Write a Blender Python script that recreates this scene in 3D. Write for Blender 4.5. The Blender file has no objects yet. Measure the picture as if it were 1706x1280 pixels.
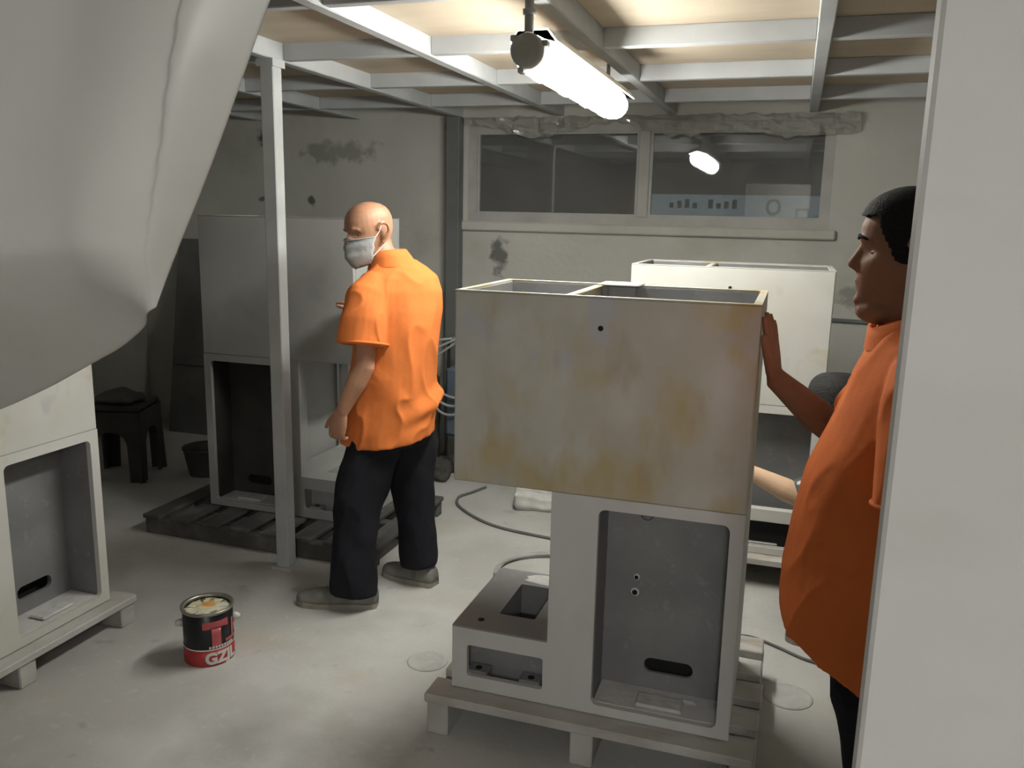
import bpy, bmesh, math, random
from mathutils import Vector, Matrix, noise
random.seed(7)
scene = bpy.context.scene
COL = scene.collection
R = math.radians

# ------------------------------------------------------------------ camera
cam_d = bpy.data.cameras.new('camera')
cam = bpy.data.objects.new('camera', cam_d); COL.objects.link(cam)
scene.camera = cam
F_PX, PITCH, YAW, ROLL = 1414.7, 0.19592, 0.31515, 0.021748
CAM_H = 1.62
cam_d.sensor_fit = 'HORIZONTAL'; cam_d.sensor_width = 36.0
cam_d.lens = 36.0 * F_PX / 1706.0
cam_d.clip_start = 0.02; cam_d.clip_end = 100
_fw = Vector((-math.sin(YAW)*math.cos(PITCH), math.cos(YAW)*math.cos(PITCH), -math.sin(PITCH)))
_rt = Vector((math.cos(YAW), math.sin(YAW), 0)); _up = _rt.cross(_fw)
_r2 = _rt*math.cos(ROLL)+_up*math.sin(ROLL); _u2 = _up*math.cos(ROLL)-_rt*math.sin(ROLL)
cam.matrix_world = Matrix(((_r2.x, _u2.x, -_fw.x, 0), (_r2.y, _u2.y, -_fw.y, 0), (_r2.z, _u2.z, -_fw.z, CAM_H), (0, 0, 0, 1)))

# ------------------------------------------------------------------ world, exposure, lamp strengths
world = bpy.data.worlds.new('night'); scene.world = world; world.use_nodes = True
world.node_tree.nodes['Background'].inputs[0].default_value = (0.05, 0.055, 0.06, 1)
world.node_tree.nodes['Background'].inputs[1].default_value = 0.25
scene.view_settings.view_transform = 'Standard'
scene.view_settings.look = 'None'
scene.view_settings.gamma = 1.0
scene.view_settings.use_curve_mapping = False
scene.view_settings.exposure = 1.0
LAMP_MAIN = 32.0
LAMP_NEAR = 100.0

# ------------------------------------------------------------------ material helpers
MATS = {}
def _new(name):
    m = bpy.data.materials.new(name); m.use_nodes = True
    nt = m.node_tree; b = nt.nodes['Principled BSDF']
    MATS[name] = m
    return m, nt, b
def mat(name, col, rough=0.7, metal=0.0, var=0.12, scale=8.0, bump=0.0, bscale=60.0, spec=0.4, stretch=(1, 1, 1)):
    m, nt, b = _new(name)
    b.inputs['Roughness'].default_value = rough; b.inputs['Metallic'].default_value = metal
    b.inputs['Specular IOR Level'].default_value = spec
    tc = nt.nodes.new('ShaderNodeTexCoord'); mp = nt.nodes.new('ShaderNodeMapping')
    mp.inputs['Scale'].default_value = stretch
    nt.links.new(tc.outputs['Object'], mp.inputs[0])
    n = nt.nodes.new('ShaderNodeTexNoise'); n.inputs['Scale'].default_value = scale; n.inputs['Detail'].default_value = 6
    nt.links.new(mp.outputs[0], n.inputs['Vector'])
    r = nt.nodes.new('ShaderNodeValToRGB')
    r.color_ramp.elements[0].position = 0.3; r.color_ramp.elements[1].position = 0.7
    r.color_ramp.elements[0].color = (*[c*(1-var) for c in col], 1)
    r.color_ramp.elements[1].color = (*[min(1, c*(1+var)) for c in col], 1)
    nt.links.new(n.outputs['Fac'], r.inputs[0]); nt.links.new(r.outputs[0], b.inputs['Base Color'])
    if bump:
        n2 = nt.nodes.new('ShaderNodeTexNoise'); n2.inputs['Scale'].default_value = bscale; n2.inputs['Detail'].default_value = 4
        nt.links.new(mp.outputs[0], n2.inputs['Vector'])
        bp = nt.nodes.new('ShaderNodeBump'); bp.inputs['Strength'].default_value = bump; bp.inputs['Distance'].default_value = 0.01
        nt.links.new(n2.outputs['Fac'], bp.inputs['Height']); nt.links.new(bp.outputs[0], b.inputs['Normal'])
    return m
def patch_layer(nt, vec, base_out, col, scale, lo, hi, amount, seed=0.0, detail=3, mapscale=(1, 1, 1)):
    """mix a patch colour over base_out where a noise field exceeds a threshold"""
    mp = nt.nodes.new('ShaderNodeMapping'); mp.inputs['Location'].default_value = (seed, seed*1.7, seed*0.6)
    mp.inputs['Scale'].default_value = mapscale
    nt.links.new(vec, mp.inputs[0])
    n = nt.nodes.new('ShaderNodeTexNoise'); n.inputs['Scale'].default_value = scale; n.inputs['Detail'].default_value = detail
    nt.links.new(mp.outputs[0], n.inputs['Vector'])
    mr = nt.nodes.new('ShaderNodeMapRange'); mr.inputs[1].default_value = lo; mr.inputs[2].default_value = hi
    mr.inputs[3].default_value = 0; mr.inputs[4].default_value = amount
    nt.links.new(n.outputs['Fac'], mr.inputs[0])
    mx = nt.nodes.new('ShaderNodeMix'); mx.data_type = 'RGBA'
    nt.links.new(mr.outputs[0], mx.inputs[0]); nt.links.new(base_out, mx.inputs[6]); mx.inputs[7].default_value = (*col, 1)
    return mx.outputs[2]
def spot_layer(nt, vec, base_out, col, centre, radius, amount, squash=(1, 1, 1), rag=1.0):
    """a stain of its own ragged shape at one place of the surface"""
    sub = nt.nodes.new('ShaderNodeVectorMath'); sub.operation = 'SUBTRACT'; nt.links.new(vec, sub.inputs[0]); sub.inputs[1].default_value = centre
    mul = nt.nodes.new('ShaderNodeVectorMath'); mul.operation = 'MULTIPLY'; nt.links.new(sub.outputs[0], mul.inputs[0]); mul.inputs[1].default_value = squash
    ln = nt.nodes.new('ShaderNodeVectorMath'); ln.operation = 'LENGTH'; nt.links.new(mul.outputs[0], ln.inputs[0])
    n = nt.nodes.new('ShaderNodeTexNoise'); n.inputs['Scale'].default_value = 14; n.inputs['Detail'].default_value = 5; nt.links.new(vec, n.inputs['Vector'])
    ma = nt.nodes.new('ShaderNodeMath'); ma.operation = 'MULTIPLY_ADD'; nt.links.new(n.outputs['Fac'], ma.inputs[0]); ma.inputs[1].default_value = radius*2.4*rag
    nt.links.new(ln.outputs['Value'], ma.inputs[2])
    mr = nt.nodes.new('ShaderNodeMapRange'); mr.inputs[1].default_value = radius*(1.0+1.2*rag*0.95); mr.inputs[2].default_value = radius*(0.7+1.2*rag*0.8); mr.inputs[3].default_value = 0; mr.inputs[4].default_value = amount
    nt.links.new(ma.outputs[0], mr.inputs[0])
    mx = nt.nodes.new('ShaderNodeMix'); mx.data_type = 'RGBA'
    nt.links.new(mr.outputs[0], mx.inputs[0]); nt.links.new(base_out, mx.inputs[6]); mx.inputs[7].default_value = (*col, 1)
    return mx.outputs[2]
def layered(name, base, rough, layers=(), spots=(), bump=0.0, bscale=40, spec=0.3):
    m, nt, b = _new(name)
    b.inputs['Roughness'].default_value = rough; b.inputs['Specular IOR Level'].default_value = spec
    tc = nt.nodes.new('ShaderNodeTexCoord'); v = tc.outputs['Object']
    rgb = nt.nodes.new('ShaderNodeRGB'); rgb.outputs[0].default_value = (*base, 1); out = rgb.outputs[0]
    for L in layers: out = patch_layer(nt, v, out, **L)
    for S in spots: out = spot_layer(nt, v, out, **S)
    nt.links.new(out, b.inputs['Base Color'])
    if bump:
        n2 = nt.nodes.new('ShaderNodeTexNoise'); n2.inputs['Scale'].default_value = bscale; n2.inputs['Detail'].default_value = 6
        nt.links.new(v, n2.inputs['Vector'])
        bp = nt.nodes.new('ShaderNodeBump'); bp.inputs['Strength'].default_value = bump; bp.inputs['Distance'].default_value = 0.01
        nt.links.new(n2.outputs['Fac'], bp.inputs['Height']); nt.links.new(bp.outputs[0], b.inputs['Normal'])
    return m
def emit(name, col, strength):
    m, nt, b = _new(name)
    b.inputs['Base Color'].default_value = (*col, 1); b.inputs['Roughness'].default_value = 0.3
    b.inputs['Emission Color'].default_value = (*col, 1); b.inputs['Emission Strength'].default_value = strength
    return m

layered('floor', (0.40, 0.395, 0.375), 0.85,
        layers=[dict(col=(0.52, 0.52, 0.505), scale=1.3, lo=.42, hi=.62, amount=.9, seed=3, detail=6),
                dict(col=(0.27, 0.265, 0.245), scale=1.1, lo=.55, hi=.7, amount=.7, seed=11, detail=7),
                dict(col=(0.42, 0.38, 0.29), scale=1.7, lo=.58, hi=.72, amount=.6, seed=23, detail=5),
                dict(col=(0.2, 0.195, 0.185), scale=9, lo=.66, hi=.76, amount=.5, seed=31, detail=6),
                dict(col=(0.58, 0.58, 0.57), scale=26, lo=.6, hi=.8, amount=.4, seed=41, detail=6)],
        bump=.15, bscale=45)
layered('wall_plaster', (0.50, 0.50, 0.465), 0.9,
        layers=[dict(col=(0.58, 0.58, 0.545), scale=1.2, lo=.45, hi=.65, amount=.8, seed=2, detail=5),
                dict(col=(0.37, 0.37, 0.32), scale=1.8, lo=.55, hi=.75, amount=.7, seed=9, detail=7),
                dict(col=(0.42, 0.40, 0.30), scale=3.0, lo=.6, hi=.75, amount=.4, seed=19, detail=6)],
        spots=[dict(col=(0.10, 0.10, 0.095), centre=(-1.84, 5.3, 1.36), radius=.11, amount=.85, squash=(1.5, 1, .75)),
               dict(col=(0.09, 0.09, 0.085), centre=(-3.22, 5.3, 1.69), radius=.035, amount=.9, squash=(1, 1, .7)),
               dict(col=(0.09, 0.09, 0.085), centre=(-3.62, 5.3, 1.70), radius=.03, amount=.8, squash=(.6, 1, 1.4)),
               dict(col=(0.05, 0.045, 0.04), centre=(-3.56, 5.3, 2.11), radius=.09, amount=.9, squash=(1, 1, .8)),
               dict(col=(0.16, 0.16, 0.145), centre=(-3.0, 5.3, 2.02), radius=.2, amount=.55, squash=(.6, 1, 2.2)),
               dict(col=(0.17, 0.17, 0.14), centre=(0.45, 5.3, 1.2), radius=.16, amount=.6, squash=(.6, 1, 1.5))],
        bump=.25, bscale=30)
layered('partition', (0.50, 0.495, 0.48), 0.6,
        layers=[dict(col=(0.545, 0.545, 0.545), scale=2.2, lo=.4, hi=.7, amount=.8, seed=4, mapscale=(1, 1, 2.2)),
                dict(col=(0.45, 0.44, 0.41), scale=3.1, lo=.55, hi=.75, amount=.5, seed=14, mapscale=(1, 1, 3))],
        bump=.05, bscale=20)
layered('putty_paint', (0.46, 0.445, 0.385), 0.55,
        layers=[dict(col=(0.56, 0.56, 0.53), scale=3.5, lo=.45, hi=.62, amount=.8, seed=1, mapscale=(1, 1, .8)),
                dict(col=(0.44, 0.36, 0.19), scale=4.2, lo=.48, hi=.62, amount=.85, seed=6, detail=5, mapscale=(1.3, 1, .7)),
                dict(col=(0.43, 0.445, 0.49), scale=6.0, lo=.6, hi=.7, amount=.7, seed=13, detail=2),
                dict(col=(0.36, 0.29, 0.18), scale=7.0, lo=.57, hi=.75, amount=.6, seed=17, detail=4, mapscale=(1.6, 1, .6))],
        bump=.03, bscale=25)
layered('pale_paint', (0.58, 0.575, 0.53), 0.55,
        layers=[dict(col=(0.62, 0.62, 0.6), scale=3, lo=.45, hi=.6, amount=.8, seed=5),
                dict(col=(0.50, 0.43, 0.24), scale=5, lo=.62, hi=.70, amount=.6, seed=26, detail=3),
                dict(col=(0.45, 0.46, 0.5), scale=6, lo=.66, hi=.72, amount=.5, seed=29, detail=2)],
        bump=.03, bscale=25)
layered('grey_primer', (0.34, 0.345, 0.335), 0.6,
        layers=[dict(col=(0.40, 0.40, 0.39), scale=2.5, lo=.4, hi=.7, amount=.7, seed=5),
                dict(col=(0.25, 0.25, 0.24), scale=4, lo=.55, hi=.75, amount=.5, seed=8, detail=5)],
        bump=.03, bscale=25)
layered('white_primer', (0.55, 0.55, 0.54), 0.6,
        layers=[dict(col=(0.62, 0.62, 0.61), scale=3, lo=.4, hi=.65, amount=.8, seed=5, mapscale=(1.5, 1, .6)),
                dict(col=(0.47, 0.46, 0.42), scale=4, lo=.55, hi=.72, amount=.5, seed=18, detail=5)], bump=.04, bscale=25)
layered('bare_steel', (0.20, 0.20, 0.205), 0.5,
        layers=[dict(col=(0.28, 0.28, 0.285), scale=5, lo=.4, hi=.7, amount=.7, seed=5, detail=6),
                dict(col=(0.42, 0.42, 0.42), scale=30, lo=.62, hi=.8, amount=.35, seed=8, detail=5)],
        bump=.1, bscale=90, spec=.5)
layered('dust', (0.62, 0.62, 0.61), 0.95, layers=[dict(col=(0.48, 0.48, 0.47), scale=14, lo=.45, hi=.7, amount=.8, seed=5, detail=6)], bump=.3, bscale=50)
layered('pallet_wood', (0.40, 0.385, 0.35), 0.8,
        layers=[dict(col=(0.52, 0.52, 0.50), scale=4, lo=.42, hi=.62, amount=.85, seed=5, detail=6),
                dict(col=(0.30, 0.235, 0.185), scale=7, lo=.55, hi=.72, amount=.65, seed=15, detail=6, mapscale=(.5, 2, 2))],
        bump=.2, bscale=40)
layered('dark_pallet_wood', (0.08, 0.076, 0.07), 0.85,
        layers=[dict(col=(0.18, 0.176, 0.165), scale=5, lo=.48, hi=.68, amount=.8, seed=5, detail=6)], bump=.2, bscale=40)
mat('beam_paint', (0.43, 0.445, 0.455), .5, var=.1, scale=5, bump=.05)
mat('plywood', (0.50, 0.42, 0.32), .75, var=.1, scale=2.0, bump=.05, stretch=(1, 4, 1))
mat('post_paint', (0.42, 0.43, 0.43), .5, var=.15, scale=4, bump=.04)
mat('dark_post', (0.15, 0.155, 0.155), .6, var=.15, scale=4)
mat('window_alu', (0.42, 0.42, 0.40), .5, var=.12, scale=6, bump=.05)
mat('black_hole', (0.012, 0.012, 0.012), .9, var=0)
mat('lamp_body', (0.30, 0.30, 0.28), .6, var=.1)
mat('lamp_tray', (0.75, 0.74, 0.68), .5, var=.05)
mat('lamp_wire', (0.5, 0.5, 0.48), .4, var=.05)
emit('tube_main', (1.0, 1.0, 0.93), LAMP_MAIN)
emit('tube_near', (1.0, 0.985, 0.94), LAMP_NEAR)
mat('orange_cloth', (0.70, 0.195, 0.05), .85, var=.08, scale=5, bump=.12, bscale=35, spec=.15)
mat('orange_cloth_deep', (0.66, 0.165, 0.045), .85, var=.08, scale=5, bump=.12, bscale=35, spec=.15)
mat('black_cloth', (0.014, 0.0145, 0.019), .85, var=.2, scale=6, bump=.2, bscale=30, spec=.15)
mat('skin', (0.42, 0.215, 0.13), .5, var=.1, scale=14, bump=.05, bscale=120)
mat('skin_tan', (0.30, 0.145, 0.09), .65, var=.1, scale=14, bump=.05, bscale=120, spec=.25)
mat('skin_pale', (0.62, 0.42, 0.28), .5, var=.06, scale=14)
mat('hair_black', (0.007, 0.006, 0.0055), .8, var=.3, scale=60, bump=.6, bscale=180)
mat('hair_grey', (0.02, 0.02, 0.02), .8, var=.3, scale=60, bump=.6, bscale=150)
mat('mask_cloth', (0.36, 0.38, 0.38), .8, var=.12, scale=12, bump=.2, bscale=60)
mat('strap', (0.85, 0.83, 0.8), .7, var=.03)
mat('eye_white', (0.35, 0.32, 0.29), .3, var=.03)  # whites darkened in colour to carry the shadow over the eyes
mat('iris', (0.02, 0.013, 0.01), .2, var=.1)
mat('shoe', (0.17, 0.165, 0.15), .85, var=.25, scale=18, bump=.3, bscale=70)
mat('shoe_sole', (0.26, 0.24, 0.20), .85, var=.2, scale=18)
layered('floor_plaster', (0.50, 0.50, 0.485), .9, layers=[dict(col=(0.40, 0.395, 0.38), scale=16, lo=.42, hi=.7, amount=.9, seed=5, detail=6)], bump=.2)
mat('can_black', (0.012, 0.013, 0.014), .35, var=.1)
mat('can_red', (0.36, 0.035, 0.035), .4, var=.15, scale=10)
mat('can_pink', (0.45, 0.09, 0.10), .4, var=.1, scale=10)
mat('can_white', (0.62, 0.60, 0.57), .5, var=.08)
mat('can_tin', (0.30, 0.29, 0.25), .35, metal=.8, var=.2, scale=10)
layered('can_content', (0.46, 0.42, 0.29), .5,
        layers=[dict(col=(0.55, 0.52, 0.42), scale=14, lo=.45, hi=.6, amount=.8, seed=3),
                dict(col=(0.30, 0.32, 0.22), scale=18, lo=.58, hi=.7, amount=.6, seed=8)],
        spots=[dict(col=(0.55, 0.24, 0.03), centre=(-0.01, 0.02, 0.19), radius=.03, amount=.9, squash=(1, 1, .2), rag=.6)], bump=.4, bscale=60)
mat('rubber_cable', (0.13, 0.13, 0.125), .7, var=.2)
mat('pale_cable', (0.36, 0.36, 0.35), .7, var=.15)
mat('blue_machine', (0.10, 0.13, 0.17), .55, var=.2, scale=8)
mat('dark_plastic_and_shade', (0.05, 0.047, 0.042), .6, var=.25, scale=6)
mat('dark_board', (0.13, 0.13, 0.125), .8, var=.25, scale=3, bump=.1)
mat('sack', (0.55, 0.54, 0.52), .8, var=.15, scale=12, bump=.3)
mat('dark_rag', (0.07, 0.066, 0.06), .9, var=.4, scale=14, bump=.5)
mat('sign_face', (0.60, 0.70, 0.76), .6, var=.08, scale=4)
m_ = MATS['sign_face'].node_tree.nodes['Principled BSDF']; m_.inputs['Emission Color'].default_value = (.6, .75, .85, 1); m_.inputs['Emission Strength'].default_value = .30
mat('sign_mark', (0.10, 0.13, 0.16), .6, var=.1)
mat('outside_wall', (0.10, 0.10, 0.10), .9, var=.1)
# tarpaulin: smooth dusty plastic
m, nt, b = _new('tarp')
b.inputs['Roughness'].default_value = .3; b.inputs['Specular IOR Level'].default_value = .4
tc = nt.nodes.new('ShaderNodeTexCoord'); rgb = nt.nodes.new('ShaderNodeRGB'); rgb.outputs[0].default_value = (0.64, 0.635, 0.605, 1)
o_ = patch_layer(nt, tc.outputs['Object'], rgb.outputs[0], (0.54, 0.53, 0.48), 3, .45, .7, .6, 5, 4)
nt.links.new(o_, b.inputs['Base Color'])
# dusty window glass: dim see-through, a dust film and a mirror coat
m, nt, b = _new('dusty_glass')
nt.nodes.remove(b); outn = nt.nodes['Material Output']
tr = nt.nodes.new('ShaderNodeBsdfTransparent'); tr.inputs[0].default_value = (0.55, 0.58, 0.58, 1)
df = nt.nodes.new('ShaderNodeBsdfDiffuse'); df.inputs[0].default_value = (0.30, 0.30, 0.29, 1)
gl = nt.nodes.new('ShaderNodeBsdfGlossy'); gl.inputs['Roughness'].default_value = .02; gl.inputs[0].default_value = (.9, .9, .9, 1)
tcg = nt.nodes.new('ShaderNodeTexCoord'); ng = nt.nodes.new('ShaderNodeTexNoise'); ng.inputs['Scale'].default_value = 3; nt.links.new(tcg.outputs['Object'], ng.inputs['Vector'])
mrg = nt.nodes.new('ShaderNodeMapRange'); mrg.inputs[3].default_value = .22; mrg.inputs[4].default_value = .5; nt.links.new(ng.outputs['Fac'], mrg.inputs[0])
m1 = nt.nodes.new('ShaderNodeMixShader'); nt.links.new(mrg.outputs[0], m1.inputs[0]); nt.links.new(tr.outputs[0], m1.inputs[1]); nt.links.new(df.outputs[0], m1.inputs[2])
m2 = nt.nodes.new('ShaderNodeMixShader'); m2.inputs[0].default_value = .09; nt.links.new(m1.outputs[0], m2.inputs[1]); nt.links.new(gl.outputs[0], m2.inputs[2])
nt.links.new(m2.outputs[0], outn.inputs[0])
# crumpled clear plastic film
m, nt, b = _new('clear_film')
nt.nodes.remove(b); outn = nt.nodes['Material Output']
tr = nt.nodes.new('ShaderNodeBsdfTransparent'); tr.inputs[0].default_value = (0.9, 0.9, 0.88, 1)
df = nt.nodes.new('ShaderNodeBsdfPrincipled'); df.inputs['Base Color'].default_value = (0.6, 0.6, 0.56, 1); df.inputs['Roughness'].default_value = .06; df.inputs['Specular IOR Level'].default_value = 1
m1 = nt.nodes.new('ShaderNodeMixShader'); m1.inputs[0].default_value = .36; nt.links.new(tr.outputs[0], m1.inputs[1]); nt.links.new(df.outputs[0], m1.inputs[2])
nt.links.new(m1.outputs[0], outn.inputs[0])
# floral cloth
m, nt, b = _new('floral_cloth')
b.inputs['Roughness'].default_value = .85
tc = nt.nodes.new('ShaderNodeTexCoord'); vo = nt.nodes.new('ShaderNodeTexVoronoi'); vo.inputs['Scale'].default_value = 38; nt.links.new(tc.outputs['Object'], vo.inputs['Vector'])
rp = nt.nodes.new('ShaderNodeValToRGB'); rp.color_ramp.elements[0].position = .25; rp.color_ramp.elements[0].color = (.45, .47, .47, 1); rp.color_ramp.elements[1].position = .5; rp.color_ramp.elements[1].color = (.05, .065, .07, 1)
nt.links.new(vo.outputs['Distance'], rp.inputs[0]); nt.links.new(rp.outputs[0], b.inputs['Base Color'])

# ------------------------------------------------------------------ mesh helpers
class MB:
    def __init__(s): s.v = []; s.f = []
    def add(s, verts, faces):
        n = len(s.v); s.v += [tuple(p) for p in verts]; s.f += [tuple(i+n for i in f) for f in faces]; return s
    def box(s, x0, x1, y0, y1, z0, z1, bev=0.0):
        if bev <= 0:
            return s.add([(x0,y0,z0),(x1,y0,z0),(x1,y1,z0),(x0,y1,z0),(x0,y0,z1),(x1,y0,z1),(x1,y1,z1),(x0,y1,z1)],
                         [(0,3,2,1),(4,5,6,7),(0,1,5,4),(1,2,6,5),(2,3,7,6),(3,0,4,7)])
        bm = bmesh.new(); bmesh.ops.create_cube(bm, size=1)
        for v in bm.verts: v.co = Vector(((x0+x1)/2+v.co.x*(x1-x0), (y0+y1)/2+v.co.y*(y1-y0), (z0+z1)/2+v.co.z*(z1-z0)))
        bmesh.ops.bevel(bm, geom=bm.edges[:], offset=bev, segments=1, affect='EDGES')
        bm.verts.index_update()
        vs = [v.co.copy() for v in bm.verts]; fs = [tuple(v.index for v in f.verts) for f in bm.faces]; bm.free()
        return s.add(vs, fs)
    def loft(s, rings, cap=True):
        n = len(rings[0]); vs = [p for r in rings for p in r]; fs = []
        for i in range(len(rings)-1):
            for j in range(n):
                k = (j+1) % n
                fs.append((i*n+j, i*n+k, (i+1)*n+k, (i+1)*n+j))
        if cap:
            for ri, rev in ((0, True), (len(rings)-1, False)):
                c = sum((Vector(p) for p in rings[ri]), Vector())/n
                ci = len(vs); vs.append(c)
                for j in range(n):
                    k = (j+1) % n; a, bb = ri*n+j, ri*n+k
                    fs.append((ci, bb, a) if rev else (ci, a, bb))
        return s.add(vs, fs)
    def tube(s, pts, rad, seg=12, cap=True, up=None):
        """limb along pts; rad = float or (a, b) per point; a is measured along 'up' side"""
        pts = [Vector(p) for p in pts]; rings = []
        if not isinstance(rad, (list, tuple)): rad = [rad]*len(pts)
        t0 = (pts[1]-pts[0]).normalized()
        ref = Vector(up) if up else (Vector((0,0,1)) if abs(t0.z) < .8 else Vector((1,0,0)))
        u = (ref-t0*ref.dot(t0)).normalized()
        for i, p in enumerate(pts):
            if i == 0: t = pts[1]-pts[0]
            elif i == len(pts)-1: t = pts[-1]-pts[-2]
            else: t = (pts[i+1]-p).normalized()+(p-pts[i-1]).normalized()
            t.normalize(); u = (u-t*u.dot(t)).normalized(); w = t.cross(u)
            a, bb = rad[i] if isinstance(rad[i], (list, tuple)) else (rad[i], rad[i])
            rings.append([p+u*a*math.cos(2*math.pi*j/seg)+w*bb*math.sin(2*math.pi*j/seg) for j in range(seg)])
        return s.loft(rings, cap)
    def lathe(s, prof, seg=24, c=(0,0,0), cap=True):
        rings = [[(c[0]+r*math.cos(2*math.pi*j/seg), c[1]+r*math.sin(2*math.pi*j/seg), c[2]+z) for j in range(seg)] for r, z in prof]
        return s.loft(rings, cap)
    def ell(s, c, r, seg=14, nr=9):
        rings = []
        for i in range(nr):
            a = -math.pi/2+math.pi*(i+.5)/nr
            rings.append([(c[0]+r[0]*math.cos(a)*math.cos(2*math.pi*j/seg), c[1]+r[1]*math.cos(a)*math.sin(2*math.pi*j/seg), c[2]+r[2]*math.sin(a)) for j in range(seg)])
        return s.loft(rings)
    def plate_hole(s, o, h, y0, y1, r=.02, n=5):
        """plate in xz with a rounded rectangular hole; o,h = (x0,x1,z0,z1); thickness y0..y1"""
        cs = [(h[1]-r, h[3]-r, 0), (h[0]+r, h[3]-r, 90), (h[0]+r, h[2]+r, 180), (h[1]-r, h[2]+r, 270)]
        oc = [(o[1], o[3]), (o[0], o[3]), (o[0], o[2]), (o[1], o[2])]
        vs = []; fs = []
        inn = []
        for k, (cx, cz, a0) in enumerate(cs):
            for i in range(n+1):
                a = R(a0+90*i/n); inn.append((cx+r*math.cos(a), cz+r*math.sin(a), k))
        N = len(inn)
        for y in (y0, y1):
            vs += [(x, y, z) for x, z, k in inn]; vs += [(x, y, z) for x, z in oc]
        S = N+4
        for i in range(N):
            j = (i+1) % N; k, k2 = inn[i][2], inn[j][2]
            if k == k2: fs += [(i, N+k, j), (S+j, S+N+k, S+i)]
            else: fs += [(i, N+k, N+k2, j), (S+j, S+N+k2, S+N+k, S+i)]
            fs.append((i, j, S+j, S+i))
        for k in range(4):
            k2 = (k+1) % 4; fs.append((N+k2, N+k, S+N+k, S+N+k2))
        return s.add(vs, fs)
    def mesh(s, name, m, smooth=False):
        me = bpy.data.meshes.new(name); me.from_pydata(s.v, [], s.f)
        bm = bmesh.new(); bm.from_mesh(me); bmesh.ops.recalc_face_normals(bm, faces=bm.faces[:]); bm.to_mesh(me); bm.free()
        if m: me.materials.append(MATS[m])
        if smooth:
            for p in me.polygons: p.use_smooth = True
        return me
    def build(s, name, m, parent=None, smooth=False):
        return link(name, s.mesh(name, m, smooth), parent)
def link(name, me, parent=None):
    o = bpy.data.objects.new(name, me); COL.objects.link(o)
    if parent: o.parent = parent
    return o
def B(name, m, parent, *dims, bev=0.0): return MB().box(*dims, bev=bev).build(name, m, parent)
def tag(o, label=None, cat=None, group=None, kind=None):
    if label: o['label'] = label
    if cat: o['category'] = cat
    if group: o['group'] = group
    if kind: o['kind'] = kind
    return o
def thing(name, label, cat, loc=(0,0,0), rz=0, group=None):
    o = bpy.data.objects.new(name, None); COL.objects.link(o); o.empty_display_size = .1
    o.location = loc; o.rotation_euler = (0, 0, rz)
    return tag(o, label, cat, group)
def fuse(mb, name, m, parent, voxel=.006, smooth=6, post=None):
    """closed shapes -> one continuous skin"""
    me = mb.mesh(name, None); tmp = bpy.data.objects.new('tmp', me); COL.objects.link(tmp)
    rm = tmp.modifiers.new('r', 'REMESH'); rm.mode = 'VOXEL'; rm.voxel_size = voxel
    sm = tmp.modifiers.new('s', 'SMOOTH'); sm.factor = .5; sm.iterations = smooth
    dg = bpy.context.evaluated_depsgraph_get(); dg.update()
    out = bpy.data.meshes.new_from_object(tmp.evaluated_get(dg)); out.name = name
    bpy.data.objects.remove(tmp); bpy.data.meshes.remove(me)
    if post:
        for v in out.vertices: v.co = post(v.co)
    out.materials.clear(); out.materials.append(MATS[m])
    for p in out.polygons: p.use_smooth = True
    return link(name, out, parent)
def spline(pts, n=8):
    """Catmull-Rom through points"""
    P = [Vector(p) for p in pts]; P = [P[0]*2-P[1]]+P+[P[-1]*2-P[-2]]; out = []
    for i in range(1, len(P)-2):
        for k in range(n):
            t = k/n; a, b_, c, d = P[i-1], P[i], P[i+1], P[i+2]
            out.append(.5*((2*b_)+(c-a)*t+(2*a-5*b_+4*c-d)*t*t+(3*b_-a-3*c+d)*t**3))
    out.append(P[-2]); return out
def text_mesh(txt, size, bold=0.0):
    cu = bpy.data.curves.new('t', 'FONT'); cu.body = txt; cu.size = size; cu.offset = bold; cu.align_x = 'CENTER'; cu.extrude = 0
    o = bpy.data.objects.new('t', cu); COL.objects.link(o)
    dg = bpy.context.evaluated_depsgraph_get(); dg.update()
    me = bpy.data.meshes.new_from_object(o.evaluated_get(dg))
    bm = bmesh.new(); bm.from_mesh(me); bmesh.ops.triangulate(bm, faces=bm.faces[:])
    bmesh.ops.subdivide_edges(bm, edges=[e for e in bm.edges if e.calc_length() > size*.12], cuts=2, use_grid_fill=True); bm.to_mesh(me); bm.free()
    bpy.data.objects.remove(o); return me

# ================================================================== the setting
XL, XR, YB, YF, ZC = -4.7, 1.7, 5.3, -2.6, 2.305
tag(B('floor', 'floor', None, XL-.1, XR+.1, YF-.1, 7.3, -.1, 0), kind='structure')
wb = MB(); WX0, WX1, WZ0, WZ1 = -2.06, .17, 1.58, 2.19
wb.box(XL, WX0, YB, YB+.16, 0, ZC+.1).box(WX1, XR, YB, YB+.16, 0, ZC+.1).box(WX0, WX1, YB, YB+.16, 0, WZ0).box(WX0, WX1, YB, YB+.16, WZ1, ZC+.1)
wall_back = tag(wb.build('wall_back', 'wall_plaster'), kind='structure')
tag(B('wall_left', 'wall_plaster', None, XL-.1, XL, YF, YB+.16, 0, ZC+.1), kind='structure')
tag(B('wall_right', 'wall_plaster', None, XR, XR+.1, YF, YB+.16, 0, ZC+.1), kind='structure')
tag(B('wall_front', 'wall_plaster', None, XL, XR, YF-.1, YF, 0, ZC+.1), kind='structure')
fw_ = MB(); fw_.box(XL, -.62, -.32, -.2, 0, ZC).box(1.0, XR, -.32, -.2, 0, ZC).box(-.62, 1.0, -.32, -.2, 2.06, ZC)  # added unseen wall, its opening masks the near lamp towards the left corner
tag(fw_.build('wall_added_mask', 'partition'), kind='structure')
tag(B('wall_doorway', 'partition', None, .103, XR, .86, .90, 0, ZC, bev=.004), kind='structure')
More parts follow.
